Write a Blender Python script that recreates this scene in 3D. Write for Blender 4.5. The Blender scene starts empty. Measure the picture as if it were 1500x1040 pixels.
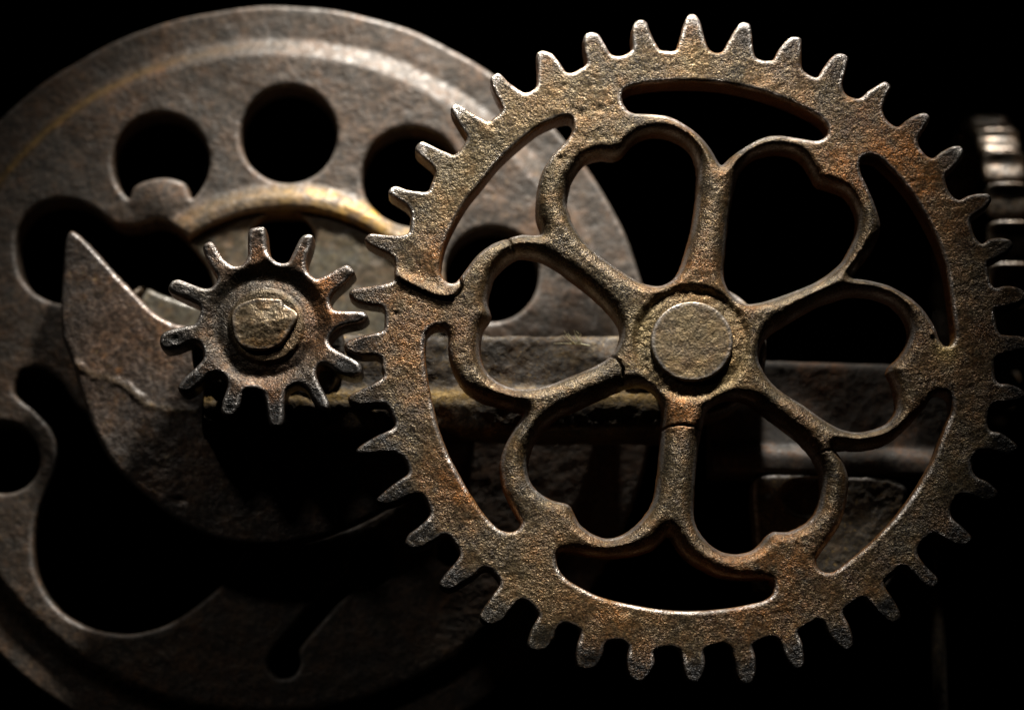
import bpy, math, random
import numpy as np
from mathutils import Vector

random.seed(7)
RNG = np.random.default_rng(11)
scene = bpy.context.scene
COL = scene.collection

# ------------------------------------------------------------------ camera
S = 0.0004                     # metres per working unit (the gear is about 0.4 m across)
F = 3600.0                     # camera distance / focal length in working units
PITCH = math.radians(5.0)      # camera looks slightly up
SHIFT = 0.27                   # rising lens
fwd = np.array([0, math.cos(PITCH), math.sin(PITCH)])
upv = np.array([0, -math.sin(PITCH), math.cos(PITCH)])
CAM = -(fwd * F + upv * SHIFT * 1500)
cam_data = bpy.data.cameras.new('camera')
cam = bpy.data.objects.new('camera', cam_data)
COL.objects.link(cam)
cam.location = CAM * S
cam.rotation_euler = (math.radians(90) + PITCH, 0, 0)
cam_data.sensor_width = 36
cam_data.lens = 36 * F / 1500
cam_data.shift_y = SHIFT
cam_data.clip_start = 0.05
cam_data.clip_end = 50
cam_data.dof.use_dof = True
cam_data.dof.focus_distance = F * S
cam_data.dof.aperture_fstop = 1.7
scene.camera = cam

# ------------------------------------------------------------------ world, lamps, exposure
world = bpy.data.worlds.new('World'); scene.world = world; world.use_nodes = True
bg = world.node_tree.nodes['Background']
bg.inputs[0].default_value = (0.5, 0.55, 0.6, 1); bg.inputs[1].default_value = 0.0

def spot(name, pos, aim, power, cone, radius, color, blend=1.0):
    d = bpy.data.lights.new(name, 'SPOT'); o = bpy.data.objects.new(name, d); COL.objects.link(o)
    d.energy = power; d.spot_size = math.radians(cone); d.spot_blend = blend
    d.shadow_soft_size = radius * S; d.color = color
    o.location = Vector(pos) * S
    o.rotation_euler = (Vector(aim) - Vector(pos)).to_track_quat('-Z', 'Y').to_euler()
    return o
spot('studio_spot', (300, -800, 2450), (0, 0, 330), 172, 37, 165, (1.0, 0.95, 0.88))
spot('rear_spot', (-60, 52, 1500), (-30, 90, 0), 18.0, 80, 35, (1.0, 0.93, 0.84))
spot('chain_spot', (900, 60, 1500), (770, 250, 260), 15, 13, 30, (1.0, 0.96, 0.9))  # added lamp that lifts the dark chain, no known source
spot('fill_spot', (-1500, -1500, 1900), (-380, 100, -230), 5.0, 33, 150, (1.0, 0.93, 0.85))

scene.view_settings.view_transform = 'Standard'
scene.view_settings.look = 'None'
scene.view_settings.exposure = 0.0
scene.view_settings.gamma = 1.0

# ------------------------------------------------------------------ projection helper: photograph point -> point of a plane at depth y
def P(px, py, y=0.0):
    px = np.asarray(px, float); py = np.asarray(py, float)
    dx = px - 750.0; dy = 520.0 - py + SHIFT * 1500
    d1 = fwd[1] * F + upv[1] * dy; d2 = fwd[2] * F + upv[2] * dy
    t = (y - CAM[1]) / d1
    return CAM[0] + t * dx, CAM[2] + t * d2
def PP(pts, y=0.0):
    a = np.array(pts, float); x, z = P(a[:, 0], a[:, 1], y)
    return np.stack([x, z], 1)

def Zof(py, y): return float(P(750, py, y)[1])
def Xof(px_, py, y): return float(P(px_, py, y)[0])

# ------------------------------------------------------------------ numeric noise
def vnoise(x, z, scale, seed):
    r = np.random.default_rng(seed); n = 128
    g = r.random((n, n)) * 2 - 1
    u = x / scale + 1000.37; v = z / scale + 1000.71
    i = np.floor(u).astype(int); j = np.floor(v).astype(int)
    f = u - i; h = v - j
    f = f * f * (3 - 2 * f); h = h * h * (3 - 2 * h)
    i0 = i % n; i1 = (i + 1) % n; j0 = j % n; j1 = (j + 1) % n
    return (g[i0, j0] * (1 - f) + g[i1, j0] * f) * (1 - h) + (g[i0, j1] * (1 - f) + g[i1, j1] * f) * h
def rnoise(x, z, scale, seed):
    a = math.radians(31)
    return 0.6 * vnoise(x, z, scale, seed) + 0.6 * vnoise(x * math.cos(a) - z * math.sin(a), x * math.sin(a) + z * math.cos(a), scale * 0.83, seed + 50)
def smooth(a, b, x):
    t = np.clip((x - a) / (b - a), 0, 1); return t * t * (3 - 2 * t)

def spline(pts, step=4.0, closed=True):
    """Catmull-Rom through the points"""
    p = np.asarray(pts, float); n = len(p); out = []
    rng_ = range(n) if closed else range(n - 1)
    for k in rng_:
        if closed: a, b, c, d = p[k - 1], p[k], p[(k + 1) % n], p[(k + 2) % n]
        else: a, b, c, d = p[max(k - 1, 0)], p[k], p[k + 1], p[min(k + 2, n - 1)]
        m = max(1, int(np.hypot(*(c - b)) / step))
        t = (np.arange(m) / m)[:, None]
        t0 = 0.42
        m1 = t0 * (c - a); m2 = t0 * (d - b)
        out.append((2*t**3 - 3*t**2 + 1) * b + (t**3 - 2*t**2 + t) * m1 + (-2*t**3 + 3*t**2) * c + (t**3 - t**2) * m2)
    if not closed: out.append(p[-1:])
    return np.concatenate(out)
def circle(cx, cy, r, n=72):
    a = np.arange(n) * 2 * math.pi / n
    return np.stack([cx + r * np.cos(a), cy + r * np.sin(a)], 1)

# ------------------------------------------------------------------ object helpers
def empty(name, loc=(0, 0, 0)):
    o = bpy.data.objects.new(name, None); COL.objects.link(o)
    o.location = Vector(loc) * S; o.empty_display_size = 0.02
    return o
def tag(o, label=None, cat=None, group=None, kind=None):
    if label: o['label'] = label
    if cat: o['category'] = cat
    if group: o['group'] = group
    if kind: o['kind'] = kind
    return o
def finish(name, V, loops, starts, totals, N, mat, parent, org, attrs=None):
    me = bpy.data.meshes.new(name)
    me.vertices.add(len(V)); me.vertices.foreach_set('co', ((V - org) * S).astype(np.float32).ravel())
    me.loops.add(len(loops)); me.loops.foreach_set('vertex_index', loops.astype(np.int32))
    me.polygons.add(len(starts)); me.polygons.foreach_set('loop_start', starts.astype(np.int32))
    me.update(calc_edges=True); me.validate(clean_customdata=False)
    me.polygons.foreach_set('use_smooth', np.ones(len(me.polygons), bool))
    if attrs:
        for k, a in attrs.items():
            at = me.attributes.new(k, 'FLOAT', 'POINT'); at.data.foreach_set('value', a.astype(np.float32))
    if N is not None and len(me.vertices) == len(N):
        me.normals_split_custom_set_from_vertices(N.tolist())
    me.materials.append(mat)
    o = bpy.data.objects.new(name, me); COL.objects.link(o)
    if parent is not None: o.parent = parent
    else: o.location = Vector(org) * S
    return o
def vert_normals(V, quads):
    a, b, c, d = (V[quads[:, k]] for k in range(4))
    n = np.cross(c - a, d - b)
    N = np.zeros_like(V)
    for k in range(4): np.add.at(N, quads[:, k], n)
    return N / (np.linalg.norm(N, axis=1, keepdims=True) + 1e-12)
def emit(name, V, Q, N, mat, parent, org, attrs=None):
    """Q: quads (a triangle repeats its last corner)"""
    used, inv = np.unique(Q.ravel(), return_inverse=True)
    q = inv.reshape(-1, 4)
    tri = q[:, 2] == q[:, 3]
    lens = np.where(tri, 3, 4)
    starts = np.concatenate([[0], np.cumsum(lens)[:-1]])
    mask = np.ones_like(q, bool); mask[tri, 3] = False
    at = {k: a[used] for k, a in attrs.items()} if attrs else None
    return finish(name, V[used], q[mask], starts, lens, N[used] if N is not None else None, mat, parent, org, at)

# ------------------------------------------------------------------ cast relief: traced outline -> solid with a shaped, rough front
class Relief:
    def __init__(self, polys, step, band=40.0, bounds=None):
        """polys: list of (n,2) closed loops, even-odd filled, in plane units"""
        self.step = step
        allp = np.concatenate(polys if bounds is None else [bounds])
        x0, z0 = allp.min(0) - 3 * step; x1, z1 = allp.max(0) + 3 * step
        nx = int((x1 - x0) / step) + 2; nz = int((z1 - z0) / step) + 2
        self.x0, self.z0, self.nx, self.nz = x0, z0, nx, nz
        gx = x0 + np.arange(nx) * step + 0.0137; gz = z0 + np.arange(nz) * step + 0.0071
        self.X, self.Z = np.meshgrid(gx, gz, indexing='ij')
        D = np.full((nx, nz), float(band))
        inside = np.zeros((nx, nz), bool)
        for p in polys:
            q = np.roll(p, -1, 0)
            for (ax, az), (bx, bz) in zip(p, q):
                i0 = max(0, int((min(ax, bx) - band - x0) / step)); i1 = min(nx, int((max(ax, bx) + band - x0) / step) + 2)
                j0 = max(0, int((min(az, bz) - band - z0) / step)); j1 = min(nz, int((max(az, bz) + band - z0) / step) + 2)
                if i1 <= i0 or j1 <= j0: continue
                x = self.X[i0:i1, j0:j1]; z = self.Z[i0:i1, j0:j1]
                ex, ez = bx - ax, bz - az; L2 = ex * ex + ez * ez + 1e-9
                t = np.clip(((x - ax) * ex + (z - az) * ez) / L2, 0, 1)
                d = np.hypot(x - ax - t * ex, z - az - t * ez)
                sub = D[i0:i1, j0:j1]; np.minimum(sub, d, out=sub)
                # parity by rays along +x
                ja = np.nonzero((gz >= min(az, bz)) & (gz < max(az, bz)))[0]
                if len(ja):
                    xs = ax + (gz[ja] - az) / (bz - az) * ex
                    inside[:, ja] ^= gx[:, None] > xs[None, :]
        self.D = np.where(inside, D, -D)
    def build(self, height, back, parts, mats, parent, org, attrs=None, sidenoise=1.0, y0=0.0, backround=5.0, levels=3, rustwall=0.8, wear=1.0, wearw=8.0):
        """height(x,z,d) -> rise towards the viewer; back: thickness; parts(x,z) -> integer label array; names: dict label -> (name, material)"""
        D = self.D; st = self.step; nx, nz = self.nx, self.nz
        ins = D > 0
        vid = -np.ones((nx, nz), int)
        ii, jj = np.nonzero(ins)
        vid[ii, jj] = np.arange(len(ii))
        pts = [np.stack([self.X[ii, jj], self.Z[ii, jj], D[ii, jj]], 1)]
        n = len(ii)
        hx = -np.ones((nx - 1, nz), int); c = ins[:-1] != ins[1:]
        a, b = np.nonzero(c); t = D[a, b] / (D[a, b] - D[a + 1, b])
        t = np.clip(t, 0.02, 0.98)
        hx[a, b] = n + np.arange(len(a)); n += len(a)
        pts.append(np.stack([self.X[a, b] + t * st, self.Z[a, b], np.zeros(len(a))], 1))
        hz = -np.ones((nx, nz - 1), int); c = ins[:, :-1] != ins[:, 1:]
        a, b = np.nonzero(c); t = D[a, b] / (D[a, b] - D[a, b + 1]); t = np.clip(t, 0.02, 0.98)
        hz[a, b] = n + np.arange(len(a)); n += len(a)
        pts.append(np.stack([self.X[a, b], self.Z[a, b] + t * st, np.zeros(len(a))], 1))
        pts = np.concatenate(pts)
        # cells: corners c0(i,j) c1(i+1,j) c2(i+1,j+1) c3(i,j+1); edges e0 bottom e1 right e2 top e3 left
        case = ins[:-1, :-1] * 1 + ins[1:, :-1] * 2 + ins[1:, 1:] * 4 + ins[:-1, 1:] * 8
        def cv(k, i, j):
            if k == 'c0': return vid[i, j]
            if k == 'c1': return vid[i + 1, j]
            if k == 'c2': return vid[i + 1, j + 1]
            if k == 'c3': return vid[i, j + 1]
            if k == 'e0': return hx[i, j]
            if k == 'e2': return hx[i, j + 1]
            if k == 'e3': return hz[i, j]
            if k == 'e1': return hz[i + 1, j]
        T = {1: [['c0','e0','e3']], 2: [['c1','e1','e0']], 4: [['c2','e2','e1']], 8: [['c3','e3','e2']],
             3: [['c0','c1','e1','e3']], 6: [['c1','c2','e2','e0']], 12: [['c2','c3','e3','e1']], 9: [['c3','c0','e0','e2']],
             5: [['c0','e0','e3'], ['c2','e2','e1']], 10: [['c1','e1','e0'], ['c3','e3','e2']],
             7: [['c0','c1','c2','e2','e3']], 14: [['c1','c2','c3','e3','e0']], 13: [['c2','c3','c0','e0','e1']], 11: [['c3','c0','c1','e1','e2']],
             15: [['c0','c1','c2','c3']]}
        quads = []; bnd = []
        for cs, polys in T.items():
            i, j = np.nonzero(case == cs)
            if not len(i): continue
            for pl in polys:
                v = [cv(k, i, j) for k in pl]
                if len(v) == 3: quads.append(np.stack([v[0], v[1], v[2], v[2]], 1))
                elif len(v) == 4: quads.append(np.stack(v, 1))
                else:
                    quads.append(np.stack([v[0], v[1], v[2], v[3]], 1)); quads.append(np.stack([v[0], v[3], v[4], v[4]], 1))
                m = len(pl)
                for k in range(m):
                    if pl[k][0] == 'e' and pl[(k + 1) % m][0] == 'e':
                        bnd.append(np.stack([v[k], v[(k + 1) % m]], 1))
        Q = np.concatenate(quads); B = np.concatenate(bnd)
        x, z, d = pts.T
        lab = parts(x, z)
        # part of a cell = part of its first corner's neighbourhood centre
        cxy = (pts[Q[:, 0]] + pts[Q[:, 2]]) / 2
        ql = parts(cxy[:, 0], cxy[:, 1])
        h = height(x, z, d)
        nv = len(pts)
        Vf = np.stack([x, y0 - h, z], 1)
        hb = back - backround + np.sqrt(np.maximum(backround**2 - (backround - np.minimum(d, backround))**2, 0))
        hb = np.maximum(hb, -h + 3)
        Vb = np.stack([x, y0 + hb, z], 1)
        V = [Vf, Vb]; base = 2 * nv
        isb = np.zeros(nv, bool); isb[B.ravel()] = True
        bi = np.nonzero(isb)[0]; bmap = -np.ones(nv, int); bmap[bi] = np.arange(len(bi))
        # outward direction at boundary points from the distance field
        gi = np.clip(((x[bi] - self.x0) / st).astype(int), 1, nx - 2); gj = np.clip(((z[bi] - self.z0) / st).astype(int), 1, nz - 2)
        ox = -(D[gi + 1, gj] - D[gi - 1, gj]); oz = -(D[gi, gj + 1] - D[gi, gj - 1]); ln = np.hypot(ox, oz) + 1e-9
        ox /= ln; oz /= ln
        rows = [bi]
        ya = Vf[bi, 1]; yb = Vb[bi, 1]
        for k in range(1, levels + 1):
            f = k / (levels + 1.0)
            yy = ya * (1 - f) + yb * f
            bulge = sidenoise * (0.7 * rnoise(x[bi] + z[bi] * 0.7, yy * 1.3 + z[bi], 7.0, 5) + 0.5 * rnoise(x[bi] - z[bi], yy + x[bi], 17.0, 9)) + 0.5
            V.append(np.stack([x[bi] + ox * bulge, yy, z[bi] + oz * bulge], 1))
            rows.append(base + np.arange(len(bi))); base += len(bi)
        rows.append(nv + bi)
        V = np.concatenate(V)
        SQ = []; b0 = bmap[B[:, 0]]; b1 = bmap[B[:, 1]]
        for k in range(len(rows) - 1):
            SQ.append(np.stack([rows[k][b1], rows[k][b0], rows[k + 1][b0], rows[k + 1][b1]], 1))
        mid = (pts[B[:, 0]] + pts[B[:, 1]]) / 2
        sl = parts(mid[:, 0], mid[:, 1])
        Fr = Q                                        # front, faces -y
        Bk = (Q + nv)[:, ::-1].copy()
        tri = Q[:, 2] == Q[:, 3]
        Bk[tri] = np.stack([Q[tri, 2], Q[tri, 1], Q[tri, 0], Q[tri, 0]], 1) + nv
        allQ = np.concatenate([Fr] + SQ + [Bk]); allL = np.concatenate([ql] + [sl] * len(SQ) + [ql])
        N = vert_normals(V, allQ)
        At = {}
        attrs = dict(attrs or {})
        attrs.setdefault('wear', lambda x, z, d: wear * smooth(0.3, 2.0, d) * smooth(wearw, wearw * 0.35, d) * (0.65 + 0.5 * rnoise(x, z, 24, 222)))
        for k, fn in attrs.items():
            av = fn(x, z, d)
            wall = np.tile(np.maximum(av[bi], rustwall if k == 'rust' else 0), levels)
            if k != 'rust': wall = np.tile(av[bi] * (0 if k == 'wear' else 1), levels)
            At[k] = np.concatenate([av, av, wall])
        out = {}
        for l in np.unique(allL):
            nm, mt = mats(int(l))
            out[int(l)] = emit(nm, V, allQ[allL == l], N, mt, parent, org, At)
        return out

# ------------------------------------------------------------------ materials
def px(n): return 1.0 / (n * S)
def iron(name, dark=(0.012, 0.009, 0.0065), light=(0.125, 0.097, 0.056), rust=(0.27, 0.096, 0.013), gold=(0.42, 0.30, 0.11),
         rust_amt=0.26, gold_amt=0.5, metallic=0.65, rough=(0.32, 0.55), bump=0.9, fine=2.3, attr=True, grain=1.0, spots=0.0):
    m = bpy.data.materials.new(name); m.use_nodes = True
    nt = m.node_tree; N = nt.nodes; L = nt.links
    for n in list(N):
        if n.type not in ('OUTPUT_MATERIAL', 'BSDF_PRINCIPLED'): N.remove(n)
    bs = N['Principled BSDF']
    tc = N.new('ShaderNodeTexCoord')
    def noise(scale, detail=3, rough_=0.6, off=0.0):
        t = N.new('ShaderNodeTexNoise'); t.inputs['Scale'].default_value = scale; t.inputs['Detail'].default_value = detail
        t.inputs['Roughness'].default_value = rough_
        mp = N.new('ShaderNodeMapping'); mp.inputs['Location'].default_value = (off, off * 1.7, -off)
        L.new(tc.outputs['Object'], mp.inputs['Vector']); L.new(mp.outputs[0], t.inputs['Vector'])
        return t.outputs['Fac']
    def ramp(v, a, b, lo=0.0, hi=1.0):
        r = N.new('ShaderNodeMapRange'); r.interpolation_type = 'SMOOTHSTEP'
        r.inputs['From Min'].default_value = a; r.inputs['From Max'].default_value = b
        r.inputs['To Min'].default_value = lo; r.inputs['To Max'].default_value = hi
        L.new(v, r.inputs['Value']); return r.outputs[0]
    def math_(op, a, b):
        t = N.new('ShaderNodeMath'); t.operation = op
        for k, v in ((0, a), (1, b)):
            if isinstance(v, (int, float)): t.inputs[k].default_value = v
            else: L.new(v, t.inputs[k])
        return t.outputs[0]
    def mix(f, a, b):
        t = N.new('ShaderNodeMix'); t.data_type = 'RGBA'
        if isinstance(f, (int, float)): t.inputs[0].default_value = f
        else: L.new(f, t.inputs[0])
        for k, v in ((6, a), (7, b)):
            if isinstance(v, tuple): t.inputs[k].default_value = (*v, 1)
            else: L.new(v, t.inputs[k])
        return t.outputs[2]
    g1 = noise(px(fine), 2, 0.6, 0.01)
    g2 = noise(px(28), 4, 0.62, 0.03)
    g3 = noise(px(95), 3, 0.55, 0.07)
    col = mix(ramp(g1, 0.40, 0.66), dark, light)
    g6 = noise(px(46), 3, 0.65, 0.31)
    col = mix(ramp(g6, 0.46, 0.66, 0.0, 0.72), col, tuple(c * 0.9 for c in dark))
    col = mix(ramp(g2, 0.35, 0.7, 0.0, 0.45), col, tuple(c * 1.15 for c in (light[0] * 0.9, light[1] * 0.72, light[2] * 0.55)))
    # rust: clouds plus the traced patches
    rm = math_('ADD', ramp(g3, 0.45, 0.75, 0.0, rust_amt), ramp(g2, 0.5, 0.75, 0, rust_amt))
    if attr:
        ar = N.new('ShaderNodeAttribute'); ar.attribute_name = 'rust'
        rm = math_('ADD', rm, ar.outputs['Fac'])
    g4 = noise(px(fine * 1.6), 3, 0.7, 0.11)
    rm = math_('MULTIPLY', rm, ramp(g4, 0.3, 0.62, 0.15, 1.0))
    r2 = N.new('ShaderNodeMath'); r2.operation = 'MINIMUM'; L.new(rm, r2.inputs[0]); r2.inputs[1].default_value = 0.92
    rcol = mix(ramp(g1, 0.35, 0.65), tuple(c * 0.45 for c in rust), rust)
    col = mix(r2.outputs[0], col, rcol)
    # ochre dust grains
    g5 = noise(px(fine * 0.9), 2, 0.6, 0.19)
    gm = math_('MULTIPLY', ramp(g5, 0.60, 0.70), ramp(g2, 0.38, 0.62, 0.25 * gold_amt, gold_amt))
    col = mix(gm, col, gold)
    rough_v = ramp(g4, 0.3, 0.7, rough[0], rough[1])
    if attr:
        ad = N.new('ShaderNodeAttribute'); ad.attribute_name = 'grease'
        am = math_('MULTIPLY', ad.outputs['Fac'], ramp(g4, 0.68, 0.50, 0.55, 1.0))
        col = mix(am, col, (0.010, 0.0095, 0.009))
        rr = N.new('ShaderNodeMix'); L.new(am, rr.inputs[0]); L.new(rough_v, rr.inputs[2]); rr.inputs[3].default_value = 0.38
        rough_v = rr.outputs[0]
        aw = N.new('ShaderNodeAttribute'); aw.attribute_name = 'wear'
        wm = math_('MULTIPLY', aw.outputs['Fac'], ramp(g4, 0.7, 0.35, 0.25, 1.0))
        col = mix(wm, col, (0.46, 0.43, 0.40))  # bare worn edge metal, lightened to paint in the bevel highlights
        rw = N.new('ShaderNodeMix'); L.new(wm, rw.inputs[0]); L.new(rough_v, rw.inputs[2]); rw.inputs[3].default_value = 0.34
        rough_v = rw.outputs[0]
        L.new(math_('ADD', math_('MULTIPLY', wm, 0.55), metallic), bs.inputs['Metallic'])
        ap = N.new('ShaderNodeAttribute'); ap.attribute_name = 'dust'
        col = mix(math_('MULTIPLY', ap.outputs['Fac'], ramp(g1, 0.3, 0.6, 0.4, 1.0)), col, gold)
    L.new(col, bs.inputs['Base Color']); L.new(rough_v, bs.inputs['Roughness'])
    if not attr: bs.inputs['Metallic'].default_value = metallic
    bs.inputs['Specular IOR Level'].default_value = 0.6
    # fine relief of the casting skin
    hsum = math_('ADD', math_('MULTIPLY', g1, 1.0), math_('MULTIPLY', noise(px(fine * 2.6), 3, 0.6, 0.23), 1.2))
    bp = N.new('ShaderNodeBump'); bp.inputs['Strength'].default_value = bump; bp.inputs['Distance'].default_value = 2.2 * S * grain
    L.new(ramp(g6, 0.34, 0.58, bump * 0.45, bump), bp.inputs['Strength']); L.new(hsum, bp.inputs['Height']); L.new(bp.outputs[0], bs.inputs['Normal'])
    return m

M_gear = iron('cast_iron_gear')
M_pin = iron('cast_iron_pinion', dark=(0.012, 0.010, 0.008), light=(0.080, 0.064, 0.046), rust_amt=0.25, gold_amt=0.2, bump=0.8)
M_axle = iron('axle_steel', dark=(0.06, 0.048, 0.032), light=(0.21, 0.165, 0.105), rust_amt=0.12, gold_amt=0.5, fine=3.4, rough=(0.45, 0.7), bump=0.55)
M_bolt = iron('bolt_steel', dark=(0.045, 0.034, 0.022), light=(0.17, 0.135, 0.09), rust=(0.26, 0.12, 0.03), rust_amt=0.45, gold_amt=0.4, fine=4.0, bump=0.6)
M_wheel = iron('cast_iron_wheel', dark=(0.020, 0.0152, 0.0098), light=(0.060, 0.044, 0.030), rust=(0.12, 0.055, 0.018), gold=(0.36, 0.20, 0.02), rust_amt=0.5, gold_amt=0.08, fine=9.0, bump=0.8, metallic=0.15, rough=(0.5, 0.75))
M_plate = iron('olive_plate', dark=(0.06, 0.055, 0.042), light=(0.095, 0.085, 0.058), rust_amt=0.15, gold_amt=0.15, fine=10.0, bump=0.4, metallic=0.2)
M_cam = iron('cam_iron', dark=(0.030, 0.024, 0.020), light=(0.078, 0.062, 0.05), rust=(0.22, 0.095, 0.03), rust_amt=0.4, gold_amt=0.15, fine=7.0, bump=0.6, metallic=0.25)
M_rail = iron('rail_iron', dark=(0.018, 0.014, 0.009), light=(0.066, 0.048, 0.024), rust=(0.17, 0.09, 0.03), gold=(0.50, 0.31, 0.06), rust_amt=0.4, gold_amt=0.35, fine=6.0, bump=0.8, metallic=0.15, rough=(0.6, 0.85))
M_chain = iron('chain_steel', dark=(0.03, 0.024, 0.018), light=(0.15, 0.128, 0.10), rust_amt=0.4, gold_amt=0.1, fine=7.0, bump=0.3, metallic=0.6, rough=(0.22, 0.36), attr=False)
M_rod = iron('rod_iron', dark=(0.026, 0.023, 0.020), light=(0.06, 0.05, 0.04), metallic=0.15, rough=(0.6, 0.85), rust_amt=0.3, gold_amt=0.1, fine=8.0, bump=0.4, attr=False)

# ------------------------------------------------------------------ LARGE GEAR
TE = 5.0     # depth of the traced edge
OUT = [(683,203),(674,187),(661,165),(661,158),(670,153),(693,167),(715,178),(722,174),(735,161),(725,139),(718,120),(720,113),(731,108),(746,122),(767,136),(778,134),
 (786,126),(787,104),(786,86),(787,78),(796,75),(809,80),(820,93),(829,106),(838,107),(851,101),(859,94),(856,78),(854,62),(857,52),(867,48),(878,53),(886,66),(895,80),(908,83),(919,79),(926,72),
 (925,52),(927,40),(931,33),(939,30),(947,33),(952,46),(960,63),(967,73),(977,75),(989,74),(995,60),(1001,38),(1008,23),(1019,23),(1026,34),(1031,53),(1037,70),(1046,77),(1058,76),
 (1067,61),(1077,44),(1086,34),(1098,36),(1101,49),(1103,70),(1107,84),(1119,89),(1133,88),(1139,76),(1150,62),(1160,55),(1173,57),(1174,74),(1174,95),(1178,105),(1196,114),
 (1205,102),(1216,87),(1229,79),(1242,85),(1239,104),(1234,124),(1238,137),(1248,143),(1260,144),(1272,134),(1285,126),(1297,120),(1305,128),(1299,142),(1293,160),(1296,171),(1304,181),(1316,186),
 (1327,177),(1342,169),(1355,166),(1362,173),(1355,187),(1345,205),(1348,217),(1357,228),(1367,232),(1378,223),(1395,215),(1408,215),(1412,226),(1401,242),(1386,258),(1388,276),(1397,289),(1406,293),
 (1418,287),(1432,284),(1448,285),(1452,295),(1441,308),(1423,321),(1424,335),(1429,348),(1438,357),(1449,351),(1466,349),(1480,352),(1484,360),(1477,370),(1462,379),(1447,387),(1449,403),(1452,416),(1459,422),
 (1470,419),(1487,420),(1500,426),(1505,434),(1499,443),(1483,449),(1459,455),(1459,470),(1462,484),(1467,490),(1483,492),(1498,493),(1508,500),(1508,509),(1498,515),(1470,521),(1459,527),(1457,544),(1459,556),(1465,562),
 (1475,562),(1489,566),(1501,574),(1503,583),(1491,588),(1477,591),(1458,593),(1450,603),(1447,621),(1452,631),(1466,634),(1481,644),(1491,654),(1487,664),(1470,667),(1449,661),(1433,664),(1424,675),(1425,690),
 (1432,699),(1447,706),(1461,719),(1459,730),(1443,736),(1424,728),(1408,727),(1398,736),(1393,751),(1397,761),(1409,771),(1423,786),(1421,796),(1409,801),(1392,796),(1375,786),(1366,784),(1356,791),(1346,804),(1346,815),
 (1358,831),(1373,846),(1374,857),(1363,864),(1350,855),(1333,838),(1321,832),(1309,841),(1297,852),(1298,862),(1308,877),(1318,896),(1318,908),(1306,914),(1293,906),(1278,889),(1267,879),(1256,881),(1240,892),(1237,901),
 (1245,918),(1250,937),(1248,949),(1238,954),(1226,946),(1215,933),(1207,916),(1198,910),(1186,916),(1171,926),(1175,941),(1178,962),(1177,977),(1167,982),(1156,973),(1148,956),(1141,941),(1133,936),(1120,938),(1105,947),
 (1107,964),(1107,988),(1101,1001),(1087,1003),(1079,989),(1075,968),(1069,952),(1057,946),(1034,953),(1033,972),(1030,989),(1021,1001),(1008,999),(1002,985),(999,966),(993,954),(978,950),(960,956),(959,972),(952,989),(942,999),(927,998),(920,987),(918,968),(919,948),
 (907,941),(892,942),(886,948),(882,964),(873,978),(858,982),(846,978),(843,964),(845,945),(849,928),(839,919),(825,916),(816,923),(811,938),(801,951),(788,955),(776,951),(772,943),(778,922),(788,903),(783,894),(771,883),(760,882),
 (749,893),(737,909),(721,917),(707,911),(702,903),(709,889),(720,874),(731,857),(727,846),(715,835),(705,836),(694,845),(679,855),(662,864),(650,864),(643,856),(650,843),(665,826),(673,814),(669,803),(658,788),(647,786),
 (637,793),(618,803),(603,805),(593,797),(598,783),(614,771),(629,755),(626,740),(617,727),(605,726),(589,733),(570,740),(556,739),(551,732),(563,720),(582,705),(597,695),(596,683),(589,671),(577,664),(559,664),(538,667),(524,666),(522,659),(532,650),(553,638),(573,629),(578,621),(571,603),(565,594),
 (549,593),(528,595),(513,591),(510,583),(520,575),(543,564),(561,553),(559,540),(559,530),(551,522),(528,522),(509,516),(504,508),(510,500),(532,492),(560,485),(563,474),(563,458),(558,450),(543,448),(522,443),(512,434),(514,425),(532,421),(560,417),(575,412),(578,402),(577,382),(570,374),(553,366),(538,358),(534,351),(542,343),(560,344),(585,345),(598,341),(601,326),(601,312),(594,302),(580,293),(569,285),(571,277),(580,273),(599,279),(625,281),(631,271),(637,253),(631,243),(618,232),(608,222),(611,213),(619,208),(635,215),(650,222),(665,227),(675,218)]
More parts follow.
